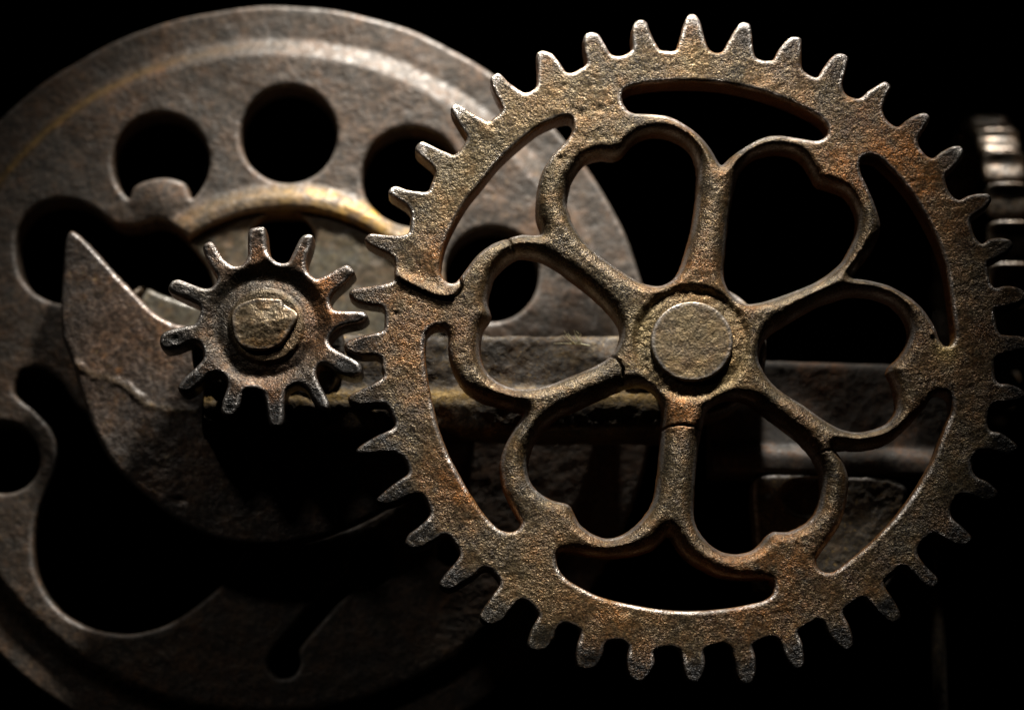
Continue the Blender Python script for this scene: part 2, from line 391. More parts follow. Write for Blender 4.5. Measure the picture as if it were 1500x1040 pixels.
SLOTS = [
 [(914,135),(925,129),(946,125),(977,122),(1020,122),(1061,125),(1103,134),(1135,144),(1167,157),(1194,171),(1209,184),(1212,197),(1203,204),(1192,206),(1167,202),(1146,199),(1129,199),(1110,205),(1087,218),(1070,230),(1057,241),(1046,225),(1038,213),(1020,194),(996,178),(977,170),(953,167),(929,166),(919,161),(912,150),(911,142)],
 [(1260,245),(1263,234),(1273,230),(1286,234),(1300,247),(1312,259),(1333,284),(1354,318),(1371,352),(1384,390),(1391,430),(1396,470),(1398,495),(1391,507),(1384,507),(1377,499),(1373,488),(1369,478),(1360,463),(1350,450),(1337,438),(1322,428),(1301,417),(1280,411),(1264,408),(1249,404),(1262,385),(1277,365),(1287,345),(1290,330),(1287,315),(1280,295),(1270,272),(1262,256)],
 [(1365,580),(1373,575),(1386,576),(1393,584),(1394,602),(1388,617),(1379,640),(1369,668),(1352,700),(1333,729),(1310,759),(1282,788),(1261,807),(1240,824),(1222,837),(1209,838),(1199,832),(1196,820),(1209,799),(1230,768),(1240,733),(1243,698),(1236,675),(1225,658),(1240,655),(1260,656),(1295,649),(1323,630),(1345,607),(1359,590)],
 [(816,814),(824,808),(840,808),(859,812),(887,815),(915,813),(937,809),(960,799),(979,781),(988,792),(1000,810),(1013,822),(1030,832),(1052,842),(1080,847),(1112,847),(1129,850),(1134,860),(1132,869),(1122,878),(1101,884),(1069,890),(1027,894),(993,894),(958,891),(930,886),(905,881),(877,873),(850,860),(833,850),(822,839),(816,827)],
 [(625,489),(636,480),(650,480),(657,491),(657,515),(664,542),(680,568),(704,584),(737,594),(767,603),(750,632),(738,658),(733,685),(738,716),(751,744),(763,766),(757,776),(745,779),(728,773),(707,750),(688,722),(668,686),(657,665),(642,625),(634,591),(626,553),(622,515)],
 [(838,176),(828,173),(811,178),(788,189),(759,212),(730,239),(705,270),(684,296),(664,330),(651,360),(645,391),(648,406),(657,414),(667,414),(676,404),(698,375),(720,358),(740,350),(765,343),(792,342),(787,318),(786,294),(790,265),(797,246),(811,225),(828,208),(838,193)]]
HEARTS = [
 [(829,294),(835,265),(850,240),(863,231),(881,227),(898,229),(911,223),(922,210),(936,199),(958,193),(980,196),(1001,206),(1016,222),(1023,246),(1022,280),(1020,304),(1014,338),(1006,366),(996,395),(984,411),(965,419),(940,413),(912,397),(883,377),(859,356),(840,329),(832,308)],
 [(1081,255),(1094,235),(1112,224),(1138,219),(1160,222),(1177,232),(1190,252),(1198,266),(1215,272),(1237,280),(1250,295),(1257,315),(1256,340),(1247,362),(1235,382),(1215,400),(1190,415),(1152,430),(1122,440),(1095,445),(1080,441),(1068,427),(1060,404),(1062,370),(1066,330),(1072,292)],
 [(1112,513),(1118,497),(1130,484),(1156,468),(1192,447),(1220,436),(1248,429),(1278,431),(1306,441),(1323,457),(1332,474),(1334,490),(1328,508),(1318,523),(1304,536),(1302,544),(1309,558),(1315,582),(1314,603),(1301,619),(1281,628),(1256,632),(1231,627),(1206,613),(1178,593),(1147,574),(1124,552),(1111,530)],
 [(1032,603),(1042,592),(1059,583),(1080,582),(1100,589),(1123,606),(1149,626),(1172,644),(1192,667),(1204,693),(1204,721),(1198,747),(1183,765),(1157,778),(1134,778),(1126,783),(1114,797),(1100,807),(1080,811),(1059,808),(1039,796),(1023,776),(1016,753),(1018,704),(1023,655),(1029,620)],
 [(912,566),(876,582),(845,596),(815,610),(792,630),(779,652),(772,677),(774,699),(784,716),(804,730),(832,738),(838,747),(848,766),(865,780),(887,788),(910,784),(932,769),(949,750),(960,727),(965,694),(968,658),(970,624),(971,596),(963,577),(947,564),(929,562)],
 [(716,422),(723,402),(740,384),(759,373),(787,376),(815,390),(843,411),(871,433),(893,455),(907,475),(910,490),(905,508),(894,522),(871,536),(837,550),(810,561),(782,568),(754,568),(732,560),(715,547),(704,528),(702,503),(706,481),(716,467),(718,460),(713,442)]]
CRACKS = [([(575,405),(600,419),(630,433),(652,438),(668,433),(677,420),(674,408)], 1.6, 11),
          ([(895,518),(905,526),(912,540),(913,560)], 1.0, 9),
          ([(969,627),(985,623),(1002,622),(1030,626)], 1.0, 8),
          ([(744,346),(748,356),(752,366),(756,376)], 1.6, 8),
          ([(1193,662),(1210,660),(1228,655)], 0.9, 7)]

def seg_dist(x, z, line):
    d = np.full(x.shape, 1e9)
    for (ax, az), (bx, bz) in zip(line[:-1], line[1:]):
        ex, ez = bx - ax, bz - az
        t = np.clip(((x - ax) * ex + (z - az) * ez) / (ex * ex + ez * ez + 1e-9), 0, 1)
        d = np.minimum(d, np.hypot(x - ax - t * ex, z - az - t * ez))
    return d

gout = spline(PP(OUT, TE), 3.0)
GX, GZ = (float(v) for v in P(1013, 512, 0))
def PPd(pts):
    """edges of the round spokes lie deeper than those of the rim"""
    a = PP(pts, TE); rho = np.hypot(a[:, 0] - GX, a[:, 1] - GZ)
    dep = TE + 11 * (1 - smooth(290, 385, rho))
    return np.array([[float(v) for v in P(p[0], p[1], dd)] for p, dd in zip(pts, dep)])
slots = [spline(PPd(s), 5.0) for s in SLOTS]
hearts = [spline(PPd(s), 5.0) for s in HEARTS]
HX, HZ = (float(v) for v in P(1013, 501.5, 0))
ring = np.concatenate(slots); 
rr = np.hypot(gout[:, 0] - GX, gout[:, 1] - GZ); ra = np.arctan2(gout[:, 1] - GZ, gout[:, 0] - GX)
# tooth tips = local maxima of the radius
o_ = np.argsort(ra); ra_s, rr_s = ra[o_], rr[o_]
tips = []
for k in range(len(ra_s)):
    w = np.abs((ra_s - ra_s[k] + math.pi) % (2 * math.pi) - math.pi) < 0.07
    if rr_s[k] >= rr_s[w].max() - 1e-9: tips.append(ra_s[k])
tips = np.array(tips)
tips = tips[np.concatenate([[True], np.diff(tips) > 0.05])]
CUT = 445.0
heart_ang = np.array([math.atan2(h[:, 1].mean() - GZ, h[:, 0].mean() - GX) for h in hearts])
def angdiff(a, b): return (a - b + math.pi) % (2 * math.pi) - math.pi
def gear_part(x, z):
    rho = np.hypot(x - GX, z - GZ); th = np.arctan2(z - GZ, x - GX)
    lab = np.ones(x.shape, int)                                         # 1 rim
    lab[rho < 118] = 2                                                  # 2 hub
    sp = (rho >= 118) & (rho < 372)
    hs = np.sort(heart_ang)
    lab[sp] = 10 + np.searchsorted(hs, th[sp]) % 6
    tm = rho > CUT
    if tm.any(): lab[tm] = 100 + np.argmin(np.abs(angdiff(th[tm][:, None], tips[None, :])), 1)
    return lab
crk = [(PP(spline(c[0], 4, False), 0), c[1], c[2]) for c in CRACKS]
def gear_height(x, z, d):
    rho = np.hypot(x - GX, z - GZ); rh = np.hypot(x - HX, z - HZ)
    w = smooth(290, 385, rho)
    R = 24 * (1 - w) + 7.5 * w
    R = np.where(rho < 125, np.minimum(R, 23 - 8 * smooth(125, 90, rho)), R)
    R = np.where(rho > 440, 7.5 - 2.5 * smooth(440, 465, rho), R)
    dd = np.minimum(np.maximum(d, 0), R)
    dep_ = R * (1 + 0.45 * (1 - w))
    h = dep_ * (-1 + np.sqrt(np.maximum(1 - ((R - dd) / R) ** 2, 0)))
    h += 0.9 * rnoise(x, z, 60, 1) + 0.5 * rnoise(x, z, 21, 2)
    rough = 0.75 + 0.5 * smooth(-0.2, 0.6, vnoise(x, z, 70, 33))
    h += rough * (0.32 * rnoise(x, z, 8.5, 3) + 0.36 * rnoise(x, z, 5.0, 4))
    pit = rnoise(x, z, 11, 8)
    h -= 0.5 * smooth(0.5, 0.85, pit) * smooth(2, 8, d)
    # lumpy casting at the top junction
    jx, jz = P(858, 190, 0); q = np.exp(-((x - jx) ** 2 + (z - jz) ** 2) / (2 * 45 ** 2))
    h += q * (1.2 * rnoise(x, z, 13, 14))
    for (cpx, cpy, r, dep) in ((820, 233, 6, 2.5), (851, 168, 9, 2.5), (843, 160, 6, 2), (918, 893, 9, 1.8), (580, 460, 5, 2.5), (1365, 489, 5, -3)):
        a, b = P(cpx, cpy, 0); h -= dep * np.exp(-((x - a) ** 2 + (z - b) ** 2) / (2 * (r * 0.6) ** 2))
    # countersunk seat of the axle
    h -= 6.5 * smooth(91, 77, rh) - 2 * smooth(79, 62, rh)
    h += 0.8 * rnoise(x, z, 7, 71) * smooth(95, 82, rh)
    # fractures
    for line, wd, dep in crk:
        near = (x > line[:, 0].min() - 30) & (x < line[:, 0].max() + 30) & (z > line[:, 1].min() - 30) & (z < line[:, 1].max() + 30)
        ds = seg_dist(x[near], z[near], line) + 0.6 * vnoise(x[near], z[near], 5, 12)
        h[near] -= dep * smooth(wd + 0.8, wd * 0.35, ds)
    # lip of the long fracture stands proud
    ln = crk[0][0]; ax_, az_ = P(640, 415, 0)
    near = (np.hypot(x - ax_, z - az_) < 80)
    yl = np.interp(x[near], ln[:, 0][:-6], ln[:, 1][:-6])
    h[near] += 5 * smooth(24, 2, np.abs(z[near] - yl)) * (z[near] > yl) * smooth(80, 50, np.abs(x[near] - ax_)) * smooth(Xof(676, 425, 0), Xof(662, 425, 0), x[near])
    return h
def spots(lst):
    q = [(float(P(a, b)[0]), float(P(a, b)[1]), r, v) for a, b, r, v in lst]
    def f(x, z):
        o = np.zeros(x.shape)
        for a, b, r, v in q: o = np.maximum(o, v * np.exp(-((x - a) ** 2 + (z - b) ** 2) / (2 * r * r)))
        return o
    return f
g_rust = spots([(1240, 250, 30, .75), (1318, 225, 38, .8), (1345, 265, 30, .75), (1290, 190, 40, .35), (1020, 400, 32, .45), (1110, 860, 55, .55), (1150, 820, 40, .5), (655, 700, 30, .5),
                (680, 730, 25, .5), (1000, 600, 25, .5), (575, 470, 60, .25), (1400, 520, 60, .25), (1010, 70, 30, .3), (1370, 330, 40, .4), (640, 380, 25, .5), (900, 900, 60, .4), (860, 870, 60, .35), (1080, 640, 30, .4)])
g_gold = spots([(790, 190, 70, .3), (690, 260, 60, .3), (1013, 85, 20, .5), (1386, 512, 14, 1.0), (1060, 540, 26, .6), (945, 480, 22, .6), (940, 240, 30, .2), (800, 870, 60, .25), (925, 900, 30, .3)])
def a_rust(x, z, d):
    rh = np.hypot(x - HX, z - HZ)
    return np.clip(g_rust(x, z) * (0.95 + 0.9 * rnoise(x, z, 12, 90)) + 0.55 * smooth(4.0, 0.0, d), 0, 1)
def a_gold(x, z, d):
    rh = np.hypot(x - HX, z - HZ)
    return np.clip(0.30 * g_gold(x, z) + 0.10 * smooth(96, 80, rh) + 0.5 * spots([(1386, 512, 9, 1.0)])(x, z), 0, 1)
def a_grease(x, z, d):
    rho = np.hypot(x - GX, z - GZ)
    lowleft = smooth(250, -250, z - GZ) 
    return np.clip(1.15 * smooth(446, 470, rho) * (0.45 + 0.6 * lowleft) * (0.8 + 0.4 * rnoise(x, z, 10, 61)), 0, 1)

def a_wear(x, z, d):  # worn edges with the bevel highlights painted into their colour
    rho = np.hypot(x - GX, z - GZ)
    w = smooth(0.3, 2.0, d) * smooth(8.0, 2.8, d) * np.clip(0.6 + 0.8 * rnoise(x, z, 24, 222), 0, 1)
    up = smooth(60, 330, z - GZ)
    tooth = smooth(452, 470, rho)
    tip = smooth(484, 497, rho) * up * np.clip(0.75 + 0.5 * rnoise(x, z, 15, 5), 0, 1)          # upper tooth tips lightened: sheen of the top light put into the colour
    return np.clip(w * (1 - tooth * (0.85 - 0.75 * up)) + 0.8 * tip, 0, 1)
gear_org = np.array([GX, 0, GZ])
gear = empty('large_gear', gear_org)
tag(gear, 'large rusty cast iron gear with heart shaped openings between six spokes', 'gear')
def gmat(l):
    if l == 1: return 'rim', M_gear
    if l == 2: return 'hub', M_gear
    if l < 100: return 'spoke', M_gear
    return 'tooth', M_gear
gr = Relief([gout] + slots + hearts, 1.7)
gr.D = gr.D + 1.4 * (1 - smooth(300, 380, np.hypot(gr.X - GX, gr.Z - GZ)))
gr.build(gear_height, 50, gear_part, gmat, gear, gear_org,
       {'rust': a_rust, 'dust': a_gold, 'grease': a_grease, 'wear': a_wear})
print('teeth', len(tips))

# ------------------------------------------------------------------ lathe-like plugs made as reliefs (axle end)
AX = PP([(1013 + 60.5 * math.cos(a), 501.5 + 58.5 * math.sin(a)) for a in np.arange(40) * 2 * math.pi / 40], 6)
def ax_height(x, z, d):
    R = 3.0; dd = np.minimum(np.maximum(d, 0), R)
    h = -R + np.sqrt(np.maximum(R * R - (R - dd) ** 2, 0))
    h += 0.4 * rnoise(x, z, 26, 41) + 0.4 * rnoise(x, z, 8, 42) + 0.3 * rnoise(x, z, 5, 43)
    for (a, b, r, v) in ((993, 478, 5, 1.2), (1045, 492, 5, 1), (1010, 540, 8, .8), (1000, 512, 9, .7)):
        p, q = P(a, b, 0); h -= v * np.exp(-((x - p) ** 2 + (z - q) ** 2) / (2 * (r * 0.6) ** 2))
    return h
axo = np.array([HX, 0, HZ])
axle = empty('gear_axle', axo)
tag(axle, 'round ochre steel axle end standing proud in the large gear hub', 'axle')
Relief([spline(AX, 3)], 1.6).build(ax_height, 300, lambda x, z: np.ones(x.shape, int), lambda l: ('shaft', M_axle), axle, axo,
       {'rust': lambda x, z, d: 0 * x, 'dust': lambda x, z, d: np.clip(0.10 + 0.2 * rnoise(x, z, 20, 3), 0, 1), 'grease': lambda x, z, d: 0 * x}, y0=-2.0, levels=6, rustwall=0.3)

# ------------------------------------------------------------------ PINION
ZP = [(437,205),(438,150),(441,92),(452,78),(482,72),(512,72),(520,95),(528,170),(545,208),(580,232),(618,228),(638,192),(668,130),(690,107),(715,104),(732,114),(722,165),(702,225),(708,272),(745,303),(790,288),
 (850,252),(885,241),(905,255),(918,277),(880,322),(828,368),(808,402),(820,438),(855,446),(930,447),(962,452),(977,478),(940,505),(865,522),(825,548),(803,585),(820,612),(872,640),(935,676),(950,700),(945,732),(905,745),(840,725),(780,690),(752,705),
 (748,742),(772,795),(803,858),(797,892),(765,893),(735,858),(700,800),(660,778),(615,800),(603,860),(600,930),(588,965),(555,972),(532,950),(520,880),(510,825),(482,802),(435,802),(415,832),(398,885),(370,922),(335,920),(318,896),(325,850),(345,790),(340,750),(310,728),(270,735),
 (210,790),(165,818),(135,812),(126,790),(150,750),(205,700),(238,662),(236,622),(215,592),(180,592),(110,618),(65,622),(44,595),(50,555),(80,535),(135,520),(198,506),(216,480),(226,448),(212,420),(150,392),(98,368),(82,345),(98,314),(130,306),(190,328),(245,346),(278,340),(300,308),(285,275),(255,220),(238,175),(243,148),(270,136),(290,150),(328,212),(372,245),(412,240)]
pin_out = spline(PP([(220 + a / 3.06, 310 + b / 3.06) for a, b in ZP], TE), 3)
PX, PZ = (float(v) for v in P(390, 478, 0))
pr = np.hypot(pin_out[:, 0] - PX, pin_out[:, 1] - PZ); pa = np.arctan2(pin_out[:, 1] - PZ, pin_out[:, 0] - PX)
o_ = np.argsort(pa); pas, prs = pa[o_], pr[o_]; ptips = []
for k in range(len(pas)):
    w = np.abs((pas - pas[k] + math.pi) % (2 * math.pi) - math.pi) < 0.2
    if prs[k] >= prs[w].max() - 1e-9: ptips.append(pas[k])
ptips = np.array(ptips); ptips = ptips[np.concatenate([[True], np.diff(ptips) > 0.1])]
def pin_part(x, z):
    rho = np.hypot(x - PX, z - PZ); th = np.arctan2(z - PZ, x - PX)
    lab = np.ones(x.shape, int); lab[rho < 58] = 2
    tm = rho > 101
    if tm.any(): lab[tm] = 100 + np.argmin(np.abs(angdiff(th[tm][:, None], ptips[None, :])), 1)
    return lab
def pin_height(x, z, d):
    rho = np.hypot(x - PX, z - PZ)
    R = 8.0; dd = np.minimum(np.maximum(d, 0), R)
    h = -R + np.sqrt(np.maximum(R * R - (R - dd) ** 2, 0))
    h -= 10 * smooth(98, 70, rho)
    h += 4 * smooth(76, 58, rho) + 5 * smooth(58, 51, rho)
    h -= 6 * smooth(140, 100, rho) * 0
    h += 1.0 * rnoise(x, z, 36, 101) + 0.55 * rnoise(x, z, 14, 102) + 0.35 * rnoise(x, z, 7.5, 103) + 0.3 * rnoise(x, z, 4.8, 104)
    for (a, b, r, dep) in ((257, 497, 6, 2.2), (335, 600, 7, 2.2), (392, 378, 9, -3), (283, 560, 3, 1), (505, 530, 14, 2)):
        p, q = P(a, b, 0); h -= dep * np.exp(-((x - p) ** 2 + (z - q) ** 2) / (2 * (r * 0.6) ** 2))
    return h
p_rust = spots([(480, 420, 16, .7), (490, 455, 18, .7), (380, 370, 12, .6), (395, 590, 20, .35), (300, 560, 20, .25), (445, 380, 10, .5), (470, 500, 14, .3)])
pin_org = np.array([PX, -4, PZ])
pinion = empty('pinion_gear', pin_org)
tag(pinion, 'small twelve toothed iron pinion meshing with the large gear', 'gear')
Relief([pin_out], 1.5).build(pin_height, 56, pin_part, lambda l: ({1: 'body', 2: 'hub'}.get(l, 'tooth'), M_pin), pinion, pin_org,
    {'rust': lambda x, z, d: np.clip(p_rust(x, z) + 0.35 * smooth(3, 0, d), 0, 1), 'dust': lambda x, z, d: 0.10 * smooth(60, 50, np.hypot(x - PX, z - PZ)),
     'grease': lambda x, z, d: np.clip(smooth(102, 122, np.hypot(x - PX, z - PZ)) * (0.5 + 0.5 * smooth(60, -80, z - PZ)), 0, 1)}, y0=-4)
print('pinion teeth', len(ptips))
# broken shaft end in the pinion
ZB = [(376,490),(382,455),(410,425),(450,410),(492,400),(540,402),(582,405),(600,425),(645,455),(655,482),(630,530),(608,565),(582,598),(540,615),(495,622),(440,614),(405,590),(385,555)]
bolt_out = spline(PP([(388 + (a - 515) * 1.07 / 3.06, 478 + (b - 515) * 1.07 / 3.06) for a, b in ZB], 0), 3)
bc = bolt_out.mean(0)
seeds = [(bc[0] + random.uniform(-42, 42), bc[1] + random.uniform(-38, 38), random.uniform(-0.26, 0.26), random.uniform(-0.26, 0.2), random.uniform(2.5, 6)) for _ in range(9)]
def bolt_height(x, z, d):
    R = 3.0; dd = np.minimum(np.maximum(d, 0), R)
    h = -R + np.sqrt(np.maximum(R * R - (R - dd) ** 2, 0))
    f = np.full(x.shape, 1e9)
    for (a, b, gx_, gz_, c) in seeds: f = np.minimum(f, c + gx_ * (x - bc[0]) + gz_ * (z - bc[1]) + 0.010 * 0)
    f = np.maximum(f, -3.5)
    h += f + 0.9 * rnoise(x, z, 16, 131) + 0.6 * rnoise(x, z, 7, 132)
    # cracked-off flake at the upper right
    p, q = P(425, 455, 0); p2, q2 = P(412, 447, 0)
    h -= 3 * smooth(0, 2.5, (x - p2) * 0.85 + (z - q2) * 0.1 + 2 * rnoise(x, z, 9, 77)) * smooth(-40, 5, z - q + 12)
    return h
bolt_org = np.array([bc[0], -10, bc[1]])
bolt = empty('pinion_shaft', bolt_org)
tag(bolt, 'broken faceted shaft stub in the middle of the small pinion', 'shaft')
Relief([bolt_out], 1.5).build(bolt_height, 190, lambda x, z: np.ones(x.shape, int), lambda l: ('shaft', M_bolt), bolt, bolt_org,
    {'rust': lambda x, z, d: 0.35 * smooth(0.0, 0.5, rnoise(x, z, 18, 8)), 'dust': lambda x, z, d: 0 * x + 0.05, 'grease': lambda x, z, d: 0 * x}, y0=-11, levels=5, wear=0.5)
# flange behind the pinion
fl = [spline(PP([(392 + 112 * math.cos(a), 512 + 112 * math.sin(a)) for a in np.arange(40) * math.pi / 20], 60), 5)]
fo = np.array([PX, 60, PZ])
flange = empty('shaft_collar', fo); tag(flange, 'dark round collar on the shaft behind the small pinion', 'collar')
def disc_h(amp, R, seed):
    def f(x, z, d):
        dd = np.minimum(np.maximum(d, 0), R)
        return -R + np.sqrt(np.maximum(R * R - (R - dd) ** 2, 0)) + amp * (rnoise(x, z, 30, seed) + 0.6 * rnoise(x, z, 11, seed + 1) + 0.35 * rnoise(x, z, 6, seed + 2))
    return f
NOA = {'rust': lambda x, z, d: 0 * x, 'dust': lambda x, z, d: 0 * x, 'grease': lambda x, z, d: 0 * x}
one = lambda x, z: np.ones(x.shape, int)
Relief(fl, 3).build(disc_h(1, 6, 200), 30, one, lambda l: ('disc', M_rail), flange, fo, NOA, y0=58)

# ------------------------------------------------------------------ FLYWHEEL behind
WY = 190.0
edge = PP([(425,11),(0,172),(100,97),(225,40),(550,30),(665,75),(934,399),(888,294),(760,130),(350,14)], WY + 25)
A_ = np.c_[2 * edge, np.ones(len(edge))]; sol = np.linalg.lstsq(A_, (edge ** 2).sum(1), rcond=None)[0]
WX, WZ = sol[:2]; WR = math.sqrt(sol[2] + WX ** 2 + WZ ** 2)
print('wheel', WX, WZ, WR)
an = np.arange(240) * 2 * math.pi / 240
wr = WR * (1 + 0.0022 * np.sin(an * 5 + 1) + 0.0010 * np.sin(an * 17) + 0.0008 * np.sin(an * 31 + 2))
w_out = np.stack([WX + wr * np.cos(an), WZ + wr * np.sin(an)], 1)
sc = (F + WY) / F
def hole(cx, cy, r): return spline(PP([(cx + r * math.cos(a), cy + r * math.sin(a)) for a in np.arange(24) * math.pi / 12], WY), 6)
h2 = [(235 + 71 * math.cos(a), 237 + 71 * math.sin(a)) for a in np.radians(np.arange(130, 411, 14))]
h2 += [(272, 270), (255, 263), (235, 261), (212, 266), (195, 275)]
h3 = [(22,350),(32,322),(52,302),(82,292),(110,294),(132,303),(155,320),(175,331),(200,330),(230,323),(252,331),(275,350),(300,378),(322,420),(300,448),(262,440),(215,421),(180,440),(120,445),(80,443),(48,427),(28,398)]
kid = [(20,575),(48,600),(75,630),(84,665),(74,705),(57,740),(48,780),(50,830),(66,868),(95,900),(140,922),(190,928),(235,918),(275,896),(330,850),(360,800),(380,740),(340,700),(200,640),(120,600),(90,560),(60,540),(30,545)]
h_low = [(520,856),(492,886),(462,920),(438,950),(440,972),(428,990),(408,992),(394,978),(398,955),(418,930),(446,898),(476,866),(505,842)]
wheel_holes = [hole(422, 197, 71), spline(PP(h2, WY), 6), spline(PP(h3, WY), 6), hole(602, 259, 73), hole(720, 402, 69), hole(6, 670, 52),
               spline(PP(kid, WY), 6), spline(PP(h_low, WY), 6), hole(541, 828, 31), hole(660, 808, 20)]
RX, RZ = P(418, 551, WY); RX = float(RX); RZ = float(RZ); R_in = 246 * sc
wheel_holes.append(np.stack([RX + R_in * np.cos(an), RZ + R_in * np.sin(an)], 1)[::2])
# the left opening and the hub opening meet: trim by taking the union on the grid (maximum of the two fields)
def union_relief(outer, holes, step, band=30):
    base = Relief([outer] , step, band)
    D = base.D.copy()
    for hpoly in holes:
        sub = Relief([hpoly], step, band, bounds=outer)
        D = np.minimum(D, -sub.D)
    base.D = D
    return base
def wheel_part(x, z):
    r = np.hypot(x - RX, z - RZ); ro = np.hypot(x - WX, z - WZ)
    lab = np.ones(x.shape, int); lab[r < 290 * sc] = 2; lab[ro > WR - 58 * sc] = 3
    return lab
def wheel_h(x, z, d):
    r = np.hypot(x - RX, z - RZ); ro = np.hypot(x - WX, z - WZ)
    R = 7.0; dd = np.minimum(np.maximum(d, 0), R)
    h = -R + np.sqrt(np.maximum(R * R - (R - dd) ** 2, 0))
    h -= 22 * smooth(WR - 84 * sc, WR - 48 * sc, ro)
    h += 20 * smooth(292 * sc, 260 * sc, r)
    h += 1.5 * rnoise(x, z, 80, 301) + 0.7 * rnoise(x, z, 26, 302) + 0.5 * rnoise(x, z, 12, 303)
    h += 9 * np.exp(-((x - P(235, 292, WY)[0]) ** 2 + (z - P(235, 292, WY)[1]) ** 2) / (2 * 28 ** 2))
    return h
wo = np.array([WX, WY, WZ])
wheel = empty('flywheel', wo); tag(wheel, 'big rusty flywheel disc with a ring of round holes behind the pinion', 'wheel')
def w_dust(x, z, d):
    r = np.hypot(x - RX, z - RZ); th = np.arctan2(z - RZ, x - RX); ro = np.hypot(x - WX, z - WZ)
    return np.clip(1.0 * smooth(292 * sc, 272 * sc, r) * np.exp(-((th - 1.15) / 0.36) ** 2) * np.clip(0.6 + 0.9 * rnoise(x, z, 17, 4), 0, 1)
                   + 0.1 * smooth(292 * sc, 272 * sc, r) * smooth(0.2, 1, th) + 0.3 * np.exp(-((ro - (WR - 66 * sc)) / 7) ** 2) * np.exp(-((np.arctan2(z - WZ, x - WX) - 2.35) / 0.45) ** 2), 0, 1)
union_relief(w_out, wheel_holes, 3.4).build(wheel_h, 64, wheel_part, lambda l: ({1: 'web', 2: 'hub_ring', 3: 'flange'}[l], M_wheel), wheel, wo,
    {'rust': lambda x, z, d: 0.5 * smooth(0.0, 0.6, rnoise(x, z, 70, 21)) * np.clip(0.6 + rnoise(x, z, 22, 23), 0, 1), 'dust': w_dust, 'grease': lambda x, z, d: 0 * x}, y0=WY, rustwall=0.2, wear=0.25)
# inner plate with bolt holes
plo = spline(PP([(418 + 241 * math.cos(a), 551 + 241 * math.sin(a)) for a in np.arange(48) * math.pi / 24], WY - 6), 8)
pl_h = [spline(PP([(414 + 47 * math.cos(a), 350 + 42 * math.sin(a)) for a in np.arange(24) * math.pi / 12], WY - 6), 5),
        spline(PP([(140,360),(165,325),(230,312),(262,340),(300,385),(312,420),(292,446),(215,421)], WY - 6), 5)]
plate = tag(empty('hub_plate', wo + np.array([0, -6, 0])), 'olive grey plate with a round hole inside the flywheel ring', 'plate')
union_relief(plo, pl_h, 4).build(disc_h(1.5, 6, 320), 30, one, lambda l: ('plate', M_plate), plate, wo + np.array([0, -6, 0]), NOA, y0=WY - 6, wear=0.3)

# ------------------------------------------------------------------ CAM plate
CY = 120.0
CAMP = [(103,337),(112,341),(128,355),(160,390),(200,432),(228,459),(255,473),(290,480),(360,500),(450,540),(560,600),(610,660),(600,715),(550,752),(480,782),(400,798),(330,792),(270,768),(215,728),(165,680),(135,625),(118,575),(104,530),(91,495),(88,455),(91,400),(95,350)]
cam_out = spline(PP(CAMP, CY), 5)
vein = PP(spline([(112,535),(135,548),(165,556),(190,570),(212,590),(240,598),(285,602)], 5, False), CY)
def cam_h(x, z, d):
    R = 9.0; dd = np.minimum(np.maximum(d, 0), R)
    h = -R + np.sqrt(np.maximum(R * R - (R - dd) ** 2, 0))
    h += 1.4 * rnoise(x, z, 60, 401) + 0.7 * rnoise(x, z, 20, 402) + 0.5 * rnoise(x, z, 9, 403) + 0.3 * rnoise(x, z, 5, 404)
    ds = seg_dist(x, z, vein) + 5 * rnoise(x, z, 14, 406)
    h += 2.6 * np.exp(-(ds / 6) ** 2) * (0.7 + 0.6 * rnoise(x, z, 25, 407)) + 1.2 * smooth(0, 8, z - np.interp(x, vein[:, 0], vein[:, 1])) * 0
    a, b = P(262, 732, CY); h -= 6 * np.exp(-(((x - a) / 9) ** 2 + ((z - b) / 5) ** 2))
    return h
ccx, ccz = P(300, 620, CY)
co = np.array([float(ccx), CY, float(ccz)])
camo = tag(empty('cam_plate', co), 'dark pointed cam plate with a raised vein left of the pinion', 'cam plate')
c_rust = spots([(150, 480, 40, .3), (165, 440, 30, .3), (155, 520, 5, .9)])
Relief([cam_out], 2.2).build(cam_h, 40, one, lambda l: ('plate', M_cam), camo, co, {'rust': lambda x, z, d: c_rust(x, z), 'dust': lambda x, z, d: 0.08 * np.exp(-(seg_dist(x, z, vein) / 5) ** 2), 'grease': lambda x, z, d: 0 * x}, y0=CY, wear=0.3)

